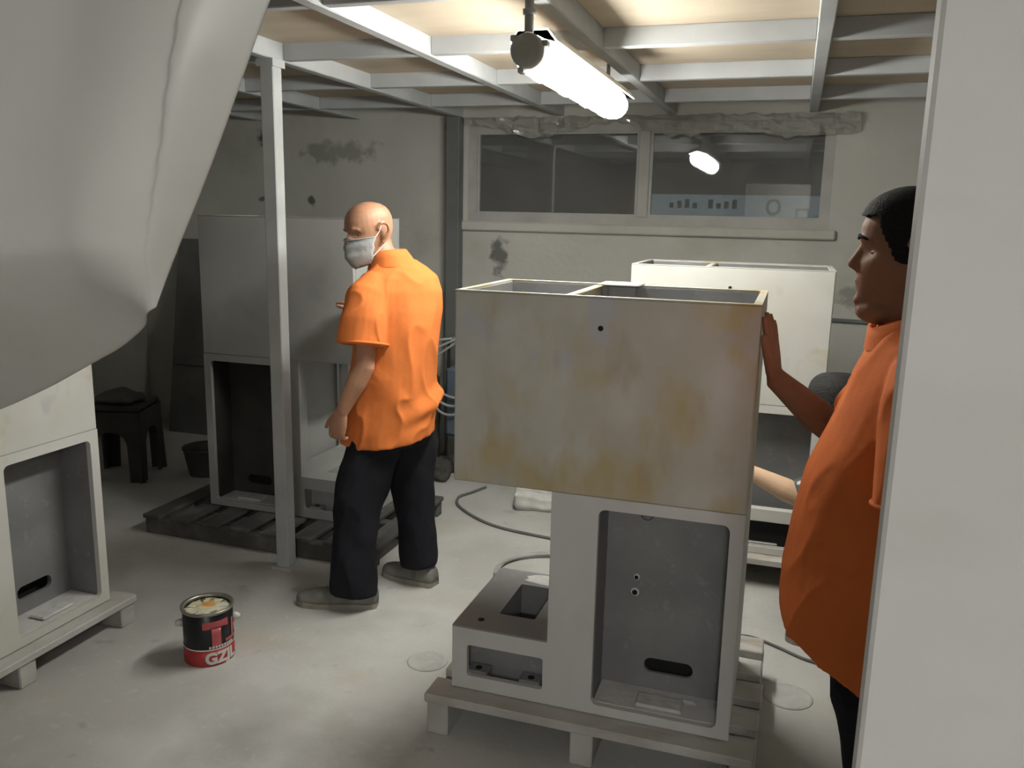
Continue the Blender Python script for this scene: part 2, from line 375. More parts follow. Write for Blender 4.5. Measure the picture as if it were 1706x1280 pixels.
# pipe run along the foot of the wall on the right and a ledge above it
tag(MB().tube([(.2, YB-.012, 1.06), (1.6, YB-.012, 1.045)], .012, 8).build('trim_1', 'dark_post', None, True), kind='structure')

# ceiling: boards carried by painted steel beams and joists
ceil = tag(B('ceiling', 'plywood', None, XL, XR, YF, YB, ZC+.012, ZC+.1), kind='structure')
BX = [-4.32, -3.62, -2.86, -2.12, -1.45, -.76, .035, .80, 1.5]
JY = [-2.2, -1.55, -.75, .05, .85, 1.65, 2.45, 3.27, 4.05, 4.80]
for x in BX: B('beam', 'beam_paint', ceil, x-.025, x+.025, YF, YB, 2.23, ZC, bev=.004)
for i in range(len(BX)-1):
    for y in JY: B('joist', 'beam_paint', ceil, BX[i]+.025, BX[i+1]-.025, y-.022, y+.022, 2.235, ZC, bev=.003)
ye = [YF]+JY+[YB]
for i in range(len(BX)-1):
    for k in range(len(ye)-1):
        dz = random.uniform(0, .004)
        B('plywood_panel', 'plywood', ceil, BX[i]+.004, BX[i+1]-.004, ye[k]+.003, ye[k+1]-.003, ZC-.004+dz, ZC+.012)

# window
win = tag(MB().plate_hole((WX0, WX1, WZ0, WZ1), (WX0+.055, WX1-.045, WZ0+.05, WZ1-.05), YB+.02, YB+.08, r=.004, n=1).build('window_1', 'window_alu'), kind='structure')
B('mullion', 'window_alu', win, -.952, -.885, YB+.015, YB+.085, WZ0+.045, WZ1-.045, bev=.004)
for x0, x1 in ((WX0+.05, -.95), (-.887, WX1-.04)):
    B('pane', 'dusty_glass', win, x0, x1, YB+.046, YB+.052, WZ0+.045, WZ1-.045)
    sash = MB().plate_hole((x0, x1, WZ0+.045, WZ1-.045), (x0+.018, x1-.018, WZ0+.063, WZ1-.063), YB+.035, YB+.062, r=.003, n=1).build('sash', 'window_alu', win)
B('window_sill', 'wall_plaster', win, WX0-.04, WX1+.04, YB-.035, YB+.02, WZ0-.06, WZ0-.002, bev=.008)
# outside the window
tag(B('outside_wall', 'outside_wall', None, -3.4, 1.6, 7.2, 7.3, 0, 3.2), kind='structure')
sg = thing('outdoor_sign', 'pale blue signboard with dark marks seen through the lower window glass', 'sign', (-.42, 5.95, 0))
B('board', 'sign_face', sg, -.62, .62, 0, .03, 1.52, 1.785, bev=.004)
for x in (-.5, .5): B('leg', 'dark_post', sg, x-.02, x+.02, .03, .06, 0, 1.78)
SZ = 1.545
for i in range(9):
    if i == 4: continue
    B('mark', 'sign_mark', sg, -.42+i*.052, -.42+i*.052+.03, -.006, 0, SZ+.15, SZ+.185+.012*(i % 3))
MB().add(*(lambda pts: ([(p[0], -.005, p[1]+SZ) for p in pts], [(i, (i+1) % 20, 20+(i+1) % 20, 20+i) for i in range(20)]))(
    [(.26+.05*math.cos(2*math.pi*i/20), .165+.055*math.sin(2*math.pi*i/20)) for i in range(20)]+[(.26+.03*math.cos(2*math.pi*i/20), .165+.035*math.sin(2*math.pi*i/20)) for i in range(20)])).build('ring_mark', 'sign_mark', sg)
MB().box(.40, .415, -.006, 0, SZ+.09, SZ+.15).box(.47, .485, -.006, 0, SZ+.09, SZ+.15).box(.40, .485, -.006, 0, SZ+.145, SZ+.16).build('arch_mark', 'sign_mark', sg)

# crumpled plastic along the window head
def film():
    nx, nz = 90, 8; vs = []; fs = []
    for i in range(nx):
        u = i/(nx-1); x = -2.07+2.36*u
        drop = .07+.075*noise.noise((x*2.2, 3, 0))+.05*max(0, 1-abs(x+.1)/.5)
        drop = max(drop, .04)
        for k in range(nz):
            t = k/(nz-1); z = 2.225-t*drop*1.15
            y = YB-.03-.035*noise.noise((x*9, z*14, 1))-.03*noise.noise((x*23, z*30, 5))-.02*math.sin(t*3.1)
            vs.append((x+.02*noise.noise((x*12, z*9, 8)), y, z+.018*noise.noise((x*15, t*4, 2))))
    for i in range(nx-1):
        for k in range(nz-1): fs.append((i*nz+k, (i+1)*nz+k, (i+1)*nz+k+1, i*nz+k+1))
    o = MB().add(vs, fs).build('plastic_film', 'clear_film')
    sd = o.modifiers.new('t', 'SOLIDIFY'); sd.thickness = .0015
    return tag(o, 'crumpled clear plastic film stuffed along the top of the window', 'plastic film')
film()

# posts
p = thing('support_post', 'grey square steel post standing on the floor beside the masked worker', 'post', (-2.125, 3.2, 0))
B('shaft', 'post_paint', p, -.032, .032, -.032, .032, .006, 2.225, bev=.004)
B('base_plate', 'post_paint', p, -.05, .05, -.05, .05, 0, .006)
B('cap_plate', 'beam_paint', p, -.04, .04, -.045, .045, 2.2, 2.23)
p = thing('wall_post', 'dark steel post against the back wall beside the window', 'post', (-2.13, 5.24, 0))
B('shaft', 'dark_post', p, -.045, .045, -.04, .045, .006, 2.23, bev=.004)
B('base_plate', 'dark_post', p, -.07, .07, -.06, .05, 0, .006)

# ================================================================== lamps
def tube_lamp(label, loc, rz, em, length=1.33):
    t = thing('tube_lamp', label, 'lamp', loc, rz)
    h = length/2
    # round glass sleeve along local y
    rings = []
    for y, r in [(-h+.05, .035), (-h+.06, .05), (-h+.1, .06), (h-.1, .06), (h-.045, .054), (h-.02, .03), (h-.005, .01)]:
        rings.append([(r*1.05*math.cos(2*math.pi*j/20), y, r*math.sin(2*math.pi*j/20)) for j in range(20)])
    MB().loft(rings).build('tube_cover', em, t, True)
    cap = MB()
    rings = [[(r*math.cos(2*math.pi*j/20), y, r*math.sin(2*math.pi*j/20)) for j in range(20)] for y, r in [(-h, .02), (-h+.002, .045), (-h+.02, .05), (-h+.06, .05), (-h+.065, .04)]]
    cap.loft(rings).build('end_cap', 'lamp_body', t, True)
    for a in (20, 140, 250):
        c = Vector((.056*math.cos(R(a)), -h+.035, .056*math.sin(R(a))))
        MB().box(c.x-.009, c.x+.009, c.y-.016, c.y+.016, c.z-.009, c.z+.009, bev=.003).build('cap_lug', 'lamp_body', t)
    tray = MB()
    for s in (0,):
        prof = [(-.066, .03), (-.045, .064), (.045, .064), (.072, .03), (.077, .034), (.048, .070), (-.048, .070), (-.070, .034)]
        tray.loft([[(x, y, z) for x, z in prof] for y in (-h+.07, h)])
    tray.build('reflector_tray', 'lamp_tray', t)
    for k in range(4):
        wire = MB()
        y = -h+.22+k*(length-.4)/3
        pts = [(.064*math.cos(a), y, .064*math.sin(a)) for a in [R(-180-10+200*i/10) for i in range(11)]]
        wire.tube(pts, .002, 6); wire.build('wire_guard', 'lamp_wire', t, True)
    MB().tube([(0, -h+.035, .045), (0, -h+.035, .16)], .014, 10).tube([(0, -h+.035, .10), (0, -h+.035, .115)], .02, 10).build('hanger_pipe', 'lamp_body', t, True)
    MB().tube([(0, h-.2, .06), (0, h-.2, .16)], .008, 8).build('hanger_rod', 'lamp_body', t, True)
    return t
tube_lamp('bright white tube lamp hanging under the ceiling beams in the middle of the room', (-.785, 3.125, 2.09), 0, 'tube_main')
tube_lamp('short second tube lamp under the ceiling beams outside the added doorway', (.375, -1.5, 2.09), R(90), 'tube_near', .46)

# ================================================================== pallets
def pallet(label, loc, rz, L=.98, D=.9, wood='pallet_wood', nslat=5, top=.14, nst=3, sw=.10, leg=.07, th=.03):
    t = thing('pallet', label, 'pallet', loc, rz)
    zt = top-th
    for i in range(nst):
        x = leg/2+(L-leg)*i/(nst-1)
        B('bearer', wood, t, x-leg/2, x+leg/2, .01, D-.01, 0, zt, bev=.004)
    for i in range(nslat):
        y = sw/2+(D-sw)*i/(nslat-1); j = random.uniform(-.008, .008)
        B('slat', wood, t, j, L+j, y-sw/2, y+sw/2, zt, top+random.uniform(-.002, .002), bev=.004)
    return t
pallet('pale wooden pallet under the large putty-patched machine base in front', (-.99, 2.23, 0), R(0), L=1.0, D=.75, sw=.11)
pallet('dusty white pallet under the machine base at the left edge', (-2.37, 1.52, 0), R(90), L=1.0, D=.75, top=.115, sw=.11)
pallet('white pallet under the far machine base by the right wall', (-.73, 3.74, 0), 0, L=.98, D=.7, sw=.10)
# dark pallet with boards running away from the camera
pallet('dark slatted pallet under the grey machine base behind the steel post', (-1.72, 3.31, 0), R(90), L=.8, D=1.31, wood='dark_pallet_wood', nslat=8, top=.10, sw=.105, leg=.06, th=.022)

# ================================================================== machine bases
def machine(label, loc, rz, paint, zt=1.26, zb=.685, flip=False, crossbar=False, recess='bare_steel', plate=True, inner='bare_steel', lower=None):
    lower = lower or paint
    W, D = .86, .49
    t = thing('machine_base', label, 'machine base', loc, rz)
    if flip: t.scale = (1, 1, 1)
    fx = (lambda a, b: (W-b, W-a)) if flip else (lambda a, b: (a, b))
    def bx(name, m, x0, x1, *r, bev=.003):
        x0, x1 = fx(x0, x1); return B(name, m, t, x0, x1, *r, bev=bev)
    w = .022
    # upper open-topped box
    ub = MB(); ub.box(0, W, 0, w, zb, zt, bev=.004).box(0, W, D-w, D, zb, zt, bev=.004).box(0, w, w, D-w, zb, zt).box(W-w, W, w, D-w, zb, zt).box(w, W-w, w, D-w, zb, zb+.02)
    ub.build('upper_box', paint, t)
    rim = MB(); rim.plate_hole((0, W, 0, D), (w, W-w, w, D-w), zt, zt+.003, r=.01, n=3)
    rim.v = [(x, z, y) for x, y, z in rim.v]; rim.build('rim', paint, t)
    tl = MB(); e = .003
    tl.box(w, W-w, w, w+e, zt-.09, zt-.004).box(w, W-w, D-w-e, D-w, zt-.09, zt-.004).box(w, w+e, w+e, D-w-e, zt-.09, zt-.004).box(W-w-e, W-w, w+e, D-w-e, zt-.09, zt-.004)
    tl.build('tray_lining', inner, t)
    # trough floor with openings
    fl = MB(); z0, z1 = zt-.085, zt-.075
    def fb(x0, x1, y0, y1):
        x0, x1 = fx(x0, x1); fl.box(x0, x1, y0, y1, z0, z1)
    fb(w, .31, .20, D-w); fb(w, .10, w, .20)
    fb(.335, .40, w, D-w); fb(.40, W-w, .36, D-w); fb(.40, .52, w, .15); fb(.66, W-w, .2, .36); fb(.78, W-w, w, .2)
    fl.build('trough_floor', inner, t)
    bx('divider', paint, .31, .336, w, D-w, zt-.09, zt-.002)
    if plate:
        bx('bracket_plate', paint, .335, .47, D-.10, D+.02, zt+.003, zt+.009)
        bx('bracket_leg', inner, .36, .45, D-.05, D-w, zt-.08, zt)
    # lower front panel with the tall opening
    X0, X1 = fx(.31, W); H0, H1 = fx(.452, .822)
    MB().plate_hole((X0, X1, 0, zb), (H0, H1, .03, zb-.035), .0, .02, r=.02, n=4).build('front_panel', lower, t)
    bx('side_panel', lower, W-.02, W, .02, D, 0, zb)
    # column side with its own recessed window
    c0, c1 = fx(.31, .33)
    pm = MB().plate_hole((.02, D, 0, zb), (.07, D-.07, .27, zb-.06), c0, c1, r=.025, n=4); pm.v = [(y, x, z) for x, y, z in pm.v]
    pm.build('column_side', lower, t)
    bx('column_inner', inner, .36, .37, .03, D-.03, .02, zb)
    # recess lining
    lin = MB()
    for a, b_ in ((.44, .452), (.822, .834)):
        a, b_ = fx(a, b_); lin.box(a, b_, .02, .16, .02, zb-.02)
    a, b_ = fx(.44, .834); lin.box(a, b_, .02, .16, zb-.035, zb-.022)
    lin.build('recess_lining', recess, t)
    P0, P1 = fx(.44, .834); S0, S1 = fx(.585, .735)
    MB().plate_hole((P0, P1, .02, zb-.02), (S0, S1, .085, .135), .15, .165, r=.022, n=4).build('recess_panel', recess, t)
    bx('slot_backing', 'black_hole', .56, .76, .20, .21, .06, .16, bev=0)
    led = MB(); a, b_ = fx(.455, .82); led.box(a, b_, .0205, .149, .012, .032)
    n = 12
    led.build('recess_ledge', 'dust', t)
    a, b_ = fx(.58, .72); B('ledge_pad', 'dust', t, a, b_, .03, .10, .032, .044, bev=.005)
    for (hx, hz, hr) in ((.545, .345, .011), (.548, .395, .008), (.57, .60, .014)):
        hx = W-hx if flip else hx
        mb = MB().tube([(hx, .1505, hz), (hx, .147, hz)], [hr*1.5, hr], 12); mb.build('bolt_boss', 'dust' if hr < .012 else recess, t, True)
        if hr < .012: MB().tube([(hx, .1475, hz), (hx, .1445, hz)], hr*.75, 12).build('bolt_hole', 'black_hole', t)
    hx = .435 if not flip else W-.435
    MB().tube([(hx, .001, zt-.085), (hx, -.001, zt-.085)], .008, 10).build('bolt_hole', 'black_hole', t)
    # low base box beside the column
    bl = MB(); h = .205
    a, b_ = fx(0, .31)
    F0, F1 = fx(.05, .298)
    bl.plate_hole((a, b_, 0, h), (F0, F1, .045, .15), 0, .02, r=.008, n=2)
    a2, b2 = fx(0, .02); bl.box(a2, b2, .02, .47, 0, h); bl.box(a, b_, .45, .47, 0, h)
    bl.build('base_box', lower, t)
    G0, G1 = fx(.115, .235)
    tp = MB().plate_hole((a, b_, .0, .47), (G0, G1, .12, .36), h, h+.006, r=.006, n=2); tp.v = [(x, z, y) for x, y, z in tp.v]
    tp.build('base_top', inner, t)
    well = MB()
    well.box(G0-.006, G0, .115, .365, .03, h).box(G1, G1+.006, .115, .365, .03, h).box(G0, G1, .36, .366, .03, h).box(G0, G1, .114, .12, .03, h)
    well.build('well', inner, t)
    bx('base_floor', inner, .02, .31, .02, .45, .005, .02, bev=0)
    bx('base_inner', inner, .03, .305, .08, .088, .02, h-.005, bev=0)
    for hx in (.075, .25):
        hx = W-hx if flip else hx
        B('foot_pad', inner, t, hx-.035, hx+.035, .022, .075, .02, .052, bev=.003)
        MB().tube([(hx, .045, .0515), (hx, .045, .054)], .011, 10).build('bolt_hole', 'black_hole', t)
        MB().tube([(hx, .06+.35*(hx > .2), h+.0055), (hx, .06+.35*(hx > .2), h+.0075)], .011, 10).build('bolt_hole', 'black_hole', t)
    # ragged dusty putty round the edges
    d = MB(); a, b_ = fx(.10, .30); cx = (a+b_)/2
    rr = [1+.35*noise.noise((k*.9, 3.1, 0)) for k in range(24)]
    d.loft([[(cx+.09*q*rr[k]*math.cos(2*math.pi*k/24), .418+.042*q*rr[k]*math.sin(2*math.pi*k/24), h+.006+dz) for k in range(24)] for q, dz in ((1, 0), (.93, .0012), (.5, .0018))])
    d.build('dust_patch', 'dust', t, True)
    if crossbar:
        bx('crossbar', paint, .45, .83, -.01, .03, .155, .215); bx('low_opening_shade', 'black_hole', .46, .82, .035, .045, .03, .155, bev=0)  # black sheet stands in for the shaded low opening below the bar
    return t
machine('large machine base with yellowish putty patches in the foreground, leaned on by a worker', (-.93, 2.30, .143), 0, 'putty_paint', lower='white_primer')
machine('white machine base cut by the left edge of the picture', (-2.43, 1.59, .118), R(90), 'pale_paint', plate=False)
machine('cream machine base farther back under the window, behind the foreground one', (-.69, 3.80, .143), 0, 'pale_paint', zt=1.275, crossbar=True, plate=False)
machine('tall grey machine base on the dark pallet beside the masked worker', (-2.805, 3.55, .103), 0, 'grey_primer', zt=1.485, zb=.80, flip=True, plate=False, inner='grey_primer', recess='dark_plastic_and_shade')  # recess coloured near-black to stand in for the shade inside the opening

# ================================================================== tarpaulin
def tarp():
    NU, NV = 130, 60; vs = []; fs = []
    # right and lower outline in the sheet's own plane (X, Z), top above the beams
    redge = spline([(-.45, 0, 2.225), (-.56, 0, 2.08), (-.665, 0, 1.875), (-.755, 0, 1.69), (-.83, 0, 1.55), (-.868, 0, 1.478)], 10)
    bedge = spline([(-.868, 0, 1.478), (-.940, 0, 1.446), (-1.10, 0, 1.372), (-1.33, 0, 1.268), (-1.62, 0, 1.165), (-2.0, 0, 1.06)], 10)
    ledge = spline([(-1.75, 0, 2.225), (-1.82, 0, 1.8), (-2.0, 0, 1.06)], 25)
    def samp(c, t):
        f = t*(len(c)-1); i = min(int(f), len(c)-2); return c[i].lerp(c[i+1], f-i)
    for i in range(NU):
        u = i/(NU-1)
        for j in range(NV):
            v = j/(NV-1)
            top = Vector((-1.75+1.30*u, 0, 2.225)); bot = samp(bedge, 1-u)
            l = samp(ledge, v); r = samp(redge, v)
            P = (top*(1-v)+bot*v)+(l*(1-u)+r*u)-(Vector((-1.75, 0, 2.225))*(1-u)*(1-v)+Vector((-.45, 0, 2.225))*u*(1-v)+Vector((-2.0, 0, 1.06))*(1-u)*v+Vector((-.868, 0, 1.478))*u*v)
            # belly towards the viewer, tucked back under at the bottom
            vv = v+.10*math.sin(u*3.0)*0
            vk = .73+.07*u
            if vv < vk: belly = .15*math.sin(math.pi*.5*vv/vk)**1.3
            else: belly = .15-.42*((vv-vk)/(1-vk))**1.15*(1-.8*u*u)
            d = 1.02-belly*(1-.35*u)
            # lapped fold running down to the lower right corner
            uc = .885+(v-.46)*.165
            q = (u-uc)/.012
            d -= .022*(1-.92*v**5)/(1+math.exp(-max(-30, min(30, q))))
            if u < uc: d += .016*(1-.92*v**5)*math.exp(-((uc-u)/.05))
            else: d += .20*(u-uc)**1.3
            d += .028*math.exp(-((u-.66)/.13)**2)
            d -= .03*math.exp(-((u-.38+.12*v)/.15)**2)
            d += .016*noise.noise((u*4, v*2.5, 2))+.005*noise.noise((u*11, v*7, 7))
            d = d*(1-u**7)+1.0*u**7
            vs.append((P.x, d, P.z))
    for i in range(NU-1):
        for j in range(NV-1): fs.append((i*NV+j, (i+1)*NV+j, (i+1)*NV+j+1, i*NV+j+1))
    o = MB().add(vs, fs).build('tarpaulin', 'tarp', None, True)
    sd = o.modifiers.new('t', 'SOLIDIFY'); sd.thickness = .004; sd.offset = 1
    ss = o.modifiers.new('s', 'SUBSURF'); ss.levels = 1; ss.render_levels = 1
    return tag(o, 'pale grey plastic tarpaulin hanging in folds at the upper left, close up', 'tarpaulin')
tarp()

# ================================================================== people
HEADR = [(0.0, .070, .022, .020), (.006, .080, .008, .034), (.022, .090, -.012, .048), (.045, .092, -.045, .058), (.065, .093, -.070, .0635), (.085, .092, -.088, .068), (.105, .087, -.097, .0715),
         (.125, .088, -.102, .074), (.145, .092, -.104, .0755), (.165, .090, -.103, .0755), (.185, .082, -.097, .072), (.203, .068, -.084, .064), (.217, .048, -.064, .049), (.227, .022, -.036, .028), (.231, .002, -.012, .010)]
def head_pt(z, ang, off=0.0):
    for i in range(len(HEADR)-1):
        if HEADR[i][0] <= z <= HEADR[i+1][0]: break
    a, b_ = HEADR[i], HEADR[i+1]; t = max(0, min(1, (z-a[0])/(b_[0]-a[0])))
    f, k, w = (a[q]+(b_[q]-a[q])*t for q in (1, 2, 3))
    c, s = math.cos(ang), math.sin(ang)
    cx = -.008
    x = cx+(f-cx+off)*c if c > 0 else cx-(cx-k+off)*c*-1*-1 if False else cx+((f-cx+off)*c if c > 0 else (cx-k+off)*c)
    e = .88
    return Vector((x, (w+off)*math.copysign(abs(s)**e, s), z))
class Xf:
    """head frame -> body frame"""
    def __init__(s, pos, yaw=0, pitch=0, roll=0, k=1.0):
        s.m = Matrix.Translation(pos) @ Matrix.Rotation(yaw, 4, 'Z') @ Matrix.Rotation(pitch, 4, 'Y') @ Matrix.Rotation(roll, 4, 'X') @ Matrix.Scale(k, 4)
        s.i = s.m.inverted()
    def __call__(s, p): return s.m @ Vector(p)
def add_head(mb, X):
    seg = 28
    mb.loft([[X(head_pt(z, 2*math.pi*j/seg)) for j in range(seg)] for z, *_ in HEADR])
    # nose
    mb.loft([[X((x+rx*math.cos(a), ry*math.sin(a), z)) for a in [2*math.pi*j/10 for j in range(10)]] for x, z, rx, ry in
             [(.080, .132, .008, .007), (.088, .118, .009, .008), (.094, .104, .011, .010), (.100, .092, .013, .014), (.098, .082, .012, .017), (.090, .076, .008, .012)]])
    # brows, lips, chin
    for s in (-1, 1):
        mb.tube([X((.086, s*.012, .134)), X((.086, s*.03, .138)), X((.070, s*.05, .132))], [.007, .008, .006], 8)
    mb.tube([X((.080, -.024, .053)), X((.0905, -.008, .056)), X((.0905, .008, .056)), X((.080, .024, .053))], [.004, .006, .006, .004], 8)
    mb.tube([X((.078, -.022, .046)), X((.0885, -.007, .045)), X((.0885, .007, .045)), X((.078, .022, .046))], [.004, .006, .006, .004], 8)
    mb.ell(X((.080, 0, .016)), (.018, .018, .014), 10, 7)
    # ears
    for s in (-1, 1):
        pts = [(-.002, .077, .074), (-.010, .084, .076), (-.026, .093, .098), (-.034, .098, .122), (-.026, .096, .142), (-.006, .086, .144), (.005, .077, .124)]
        mb.tube([X((x, s*y, z)) for x, y, z in spline(pts, 3)], .0072, 8)
        mb.ell(X((-.012, s*.076, .108)), (.016, .008, .024), 8, 6)
def eye_sockets(X):
    def post(co):
        h = X.i @ co
        if h.x > .03 and .06 < h.z < .17:
            for s in (-1, 1):
                d2 = ((h.y-s*.032)/.020)**2+((h.z-.115)/.013)**2
                if d2 < 4: h.x -= .012*math.exp(-d2)
            return X.m @ h
        return co
    return post
def add_eyes(X, parent):
    for s in (-1, 1):
        mb = MB(); mb.ell(X((.0572, s*.032, .114)), (.0115,)*3, 12, 8); e = mb.build('eye', 'eye_white', parent, True)
        MB().ell(X((.0645, s*.032, .112)), (.0055,)*3, 10, 6).build('iris', 'iris', e, True)
def hair(X, m, parent, keep, off, name='hair'):
    seg, vs, fs = 96, [], []; zs = [.05+i*.003 for i in range(61)]
    for z in zs:
        for j in range(seg):
            a = 2*math.pi*j/seg; o = off(z, a)
            p_ = head_pt(min(z, .2305), a, o); p_.z += o*max(0, (z-.13)/.1)
            vs.append(X(p_))
    for i in range(len(zs)-1):
        for j in range(seg):
            k = (j+1) % seg
            a = 2*math.pi*(j+.5)/seg; a = a-2*math.pi if a > math.pi else a
            if keep(zs[i]+.0015+.004*noise.noise((a*9, zs[i]*60, 0)), abs(a)): fs.append((i*seg+j, i*seg+k, (i+1)*seg+k, (i+1)*seg+j))
    top = len(vs); n0 = (len(zs)-1)*seg
    vs.append(X((-.005, 0, .231+off(.231, 0))))
    for j in range(seg): fs.append((n0+j, n0+(j+1) % seg, top))
    o = MB().add(vs, fs).build(name, m, parent, True)
    sm = o.modifiers.new('s', 'SMOOTH'); sm.iterations = 5; sm.factor = .5
    sd = o.modifiers.new('t', 'SOLIDIFY'); sd.thickness = .012; sd.offset = -1
    return o
def hand(mb, wrist, d, n, side, curl=.35, spread=.06, k=1.0, thumb_out=.55, thumb_n=.25):
    """wrist point, finger direction d, palm normal n, side = direction of the thumb"""
    w = Vector(wrist); d = Vector(d).normalized(); n = Vector(n); n = (n-d*n.dot(d)).normalized(); t = d.cross(n)
    if t.dot(Vector(side)) < 0: t = -t
    rings = []
    for s, hw, th in [(-.02, .024, .019), (.0, .026, .018), (.02, .034, .017), (.05, .041, .0155), (.078, .042, .0135), (.092, .039, .011)]:
        rings.append([w+d*s*k+t*hw*k*math.cos(2*math.pi*j/14)+n*th*k*math.sin(2*math.pi*j/14) for j in range(14)])
    mb.loft(rings)
    for i, (ln, off) in enumerate(((.070, .030), (.078, .010), (.072, -.011), (.056, -.030))):
        p = w+d*.082*k+t*off*k; dir_ = (d+t*spread*(1.5-i)).normalized(); pts = [p-dir_*.015*k, p]
        for q, fr in enumerate((.42, .32, .26)):
            ang = curl*(.7+.3*q)*(1+.12*i); ax = dir_.cross(n).normalized()
            dir_ = Matrix.Rotation(ang, 3, ax) @ dir_; p = p+dir_*ln*fr*k; pts.append(p)
        mb.tube(pts, [.0092*k, .0094*k, .0088*k, .0082*k, .0062*k], 10)
    p = w+d*.018*k+t*.026*k; dir_ = (d*.8+t*thumb_out+n*thumb_n).normalized(); pts = [p-dir_*.012*k]
    for q, ln in enumerate((.04, .032, .026)):
        pts.append(p); p = p+dir_*ln*k; dir_ = (dir_+d*.18+n*.4*thumb_n).normalized()
    pts.append(p)
    mb.tube(pts, [.013*k, .0135*k, .0115*k, .0105*k, .0075*k], 10)
def ell_ring(c, a, b_, n=28, tilt=(0, 0), e=.9):
    c = Vector(c); r = []
    for j in range(n):
        t = 2*math.pi*j/n; x = a*math.copysign(abs(math.cos(t))**e, math.cos(t)); y = b_*math.copysign(abs(math.sin(t))**e, math.sin(t))
        r.append((c.x+x, c.y+y, c.z+x*tilt[0]+y*tilt[1]))
    return r
def shoe(parent, heel, toe, label=None, w=.048, h=.075):
    heel = Vector(heel); toe = Vector(toe); d = (toe-heel); L = d.length; d.normalize(); s = Vector((-d.y, d.x, 0))
    up = MB(); so = MB(); rings = []; rs = []
    for u, ww, hh in [(0, .55, .75), (.04, .75, .95), (.15, .85, 1.0), (.3, .85, .98), (.42, .9, .85), (.58, 1.02, .72), (.75, 1.05, .60), (.9, .88, .50), (.97, .6, .40), (1, .3, .3)]:
        c = heel+d*L*u
        prof = [(-1, 0), (-1.0, .35), (-.8, .75), (-.4, .97), (0, 1), (.4, .97), (.8, .75), (1, .35), (1, 0)]
        rings.append([c+s*(w*ww*x)+Vector((0, 0, .018+(h-.018)*hh*z)) for x, z in prof])
        rs.append([c+s*(w*ww*1.06*x)+Vector((0, 0, z)) for x, z in [(-1, 0), (-1, .022), (1, .022), (1, 0)]])
    up.loft(rings); o = up.build('shoe', 'shoe', parent, True)
    so.loft(rs).build('sole', 'shoe_sole', o)
    lc = MB()
    for k in range(3):
        c = heel+d*L*(.48+.08*k); zz = .018+(h-.018)*(.86-.09*k)
        lc.tube([c-s*w*.45+Vector((0, 0, zz)), c+Vector((0, 0, zz+.006)), c+s*w*.45+Vector((0, 0, zz))], .0025, 6)
    lc.build('laces', 'shoe_sole', o)
    return o
def folds(amp, sx, sz, seed, zlo=-9, zhi=9, drape=0):
    def post(co):
        d = Vector((noise.noise((co.x*sx+seed, co.y*sx, co.z*sz)), noise.noise((co.x*sx, co.y*sx+seed, co.z*sz+4)), 0))
        d2 = Vector((noise.noise((co.x*sx*2.3, co.y*sx*2.3+seed, co.z*sz*2)), noise.noise((co.x*sx*2.3+seed, co.y*sx*2.3, co.z*sz*2+4)), 0))
        rg = (1-abs(noise.noise((co.x*9+co.z*3+seed, co.y*9-co.z*2, co.z*3.2+seed))))**4
        n_ = Vector((co.x+.03, co.y+drape, 0)); n_ = n_.normalized() if n_.length > .02 else Vector((0, 0, 0))
        return co+d*amp+d2*amp*.45+n_*rg*amp*.75
    return post

# ---------------- masked worker
mw = thing('person', 'masked bald worker in an orange polo shirt and black trousers, looking back over his shoulder', 'person', (-1.62, 3.08, 0), R(163))
X = Xf((.015, -.045, 1.425), yaw=R(76), pitch=R(9), roll=R(3), k=1.03)
bd = MB(); add_head(bd, X)
bd.tube([(-.045, -.12, 1.33), (-.03, -.10, 1.40), (-.005, -.06, 1.46), X((-.03, 0, .09))], [.075, .064, .06, .055], 18)
bd.loft([ell_ring((-.04, -.14, z), a, b_, 20) for z, a, b_ in [(.80, .11, .14), (1.0, .10, .13), (1.2, .10, .15), (1.32, .085, .15), (1.37, .06, .12)]])
sl, el, wl = Vector((-.035, .03, 1.33)), Vector((-.075, .105, 1.02)), Vector((-.005, .165, .835))
bd.tube([sl, sl.lerp(el, .5), el, el.lerp(wl, .35), wl.lerp(el, .2), wl], [.05, .046, .041, .042, .031, (.028, .022)], 14)
hand(bd, wl, (.25, .12, -1), (.15, -1, 0), (1, .2, 0), curl=.55)
sr, er, wr = Vector((-.03, -.27, 1.33)), Vector((.12, -.30, 1.09)), Vector((.33, -.29, 1.16))
bd.tube([sr, sr.lerp(er, .5), er, er.lerp(wr, .4), wr], [.05, .045, .04, .04, (.027, .022)], 14)
hand(bd, wr, (.85, -.1, .35), (-.2, .4, -1), (0, 1, .2), curl=.3)
for hip, kn, an in (((-.03, -.04, .84), (.0, .07, .46), (-.02, .12, .07)), ((-.04, -.22, .84), (-.04, -.22, .46), (-.085, -.215, .07))):
    bd.tube([hip, kn, an], [.075, .05, .035], 14)
body = fuse(bd, 'body', 'skin', mw, .005, 2, eye_sockets(X))
add_eyes(X, body)
sh = MB()
sh.loft([ell_ring(c, a, b_, 32, tl) for c, a, b_, tl in [
    ((-.02, -.09, .69), .170, .198, (-.06, -.10)), ((-.02, -.09, .75), .168, .195, (-.05, -.08)), ((-.025, -.10, .86), .160, .186, (0, 0)), ((-.035, -.115, 1.0), .150, .178, (0, 0)),
    ((-.045, -.125, 1.12), .142, .178, (0, 0)), ((-.05, -.13, 1.23), .136, .184, (0, .02)), ((-.05, -.13, 1.31), .126, .186, (.0, .02)), ((-.045, -.13, 1.365), .11, .168, (0, .0)), ((-.04, -.125, 1.405), .085, .12, (-.05, 0)), ((-.03, -.11, 1.43), .068, .085, (-.1, 0))]])
sh.tube([(-.04, -.02, 1.335), (-.05, .045, 1.29), (-.065, .08, 1.20), (-.07, .10, 1.105)], [.07, .086, .092, .094], 20)
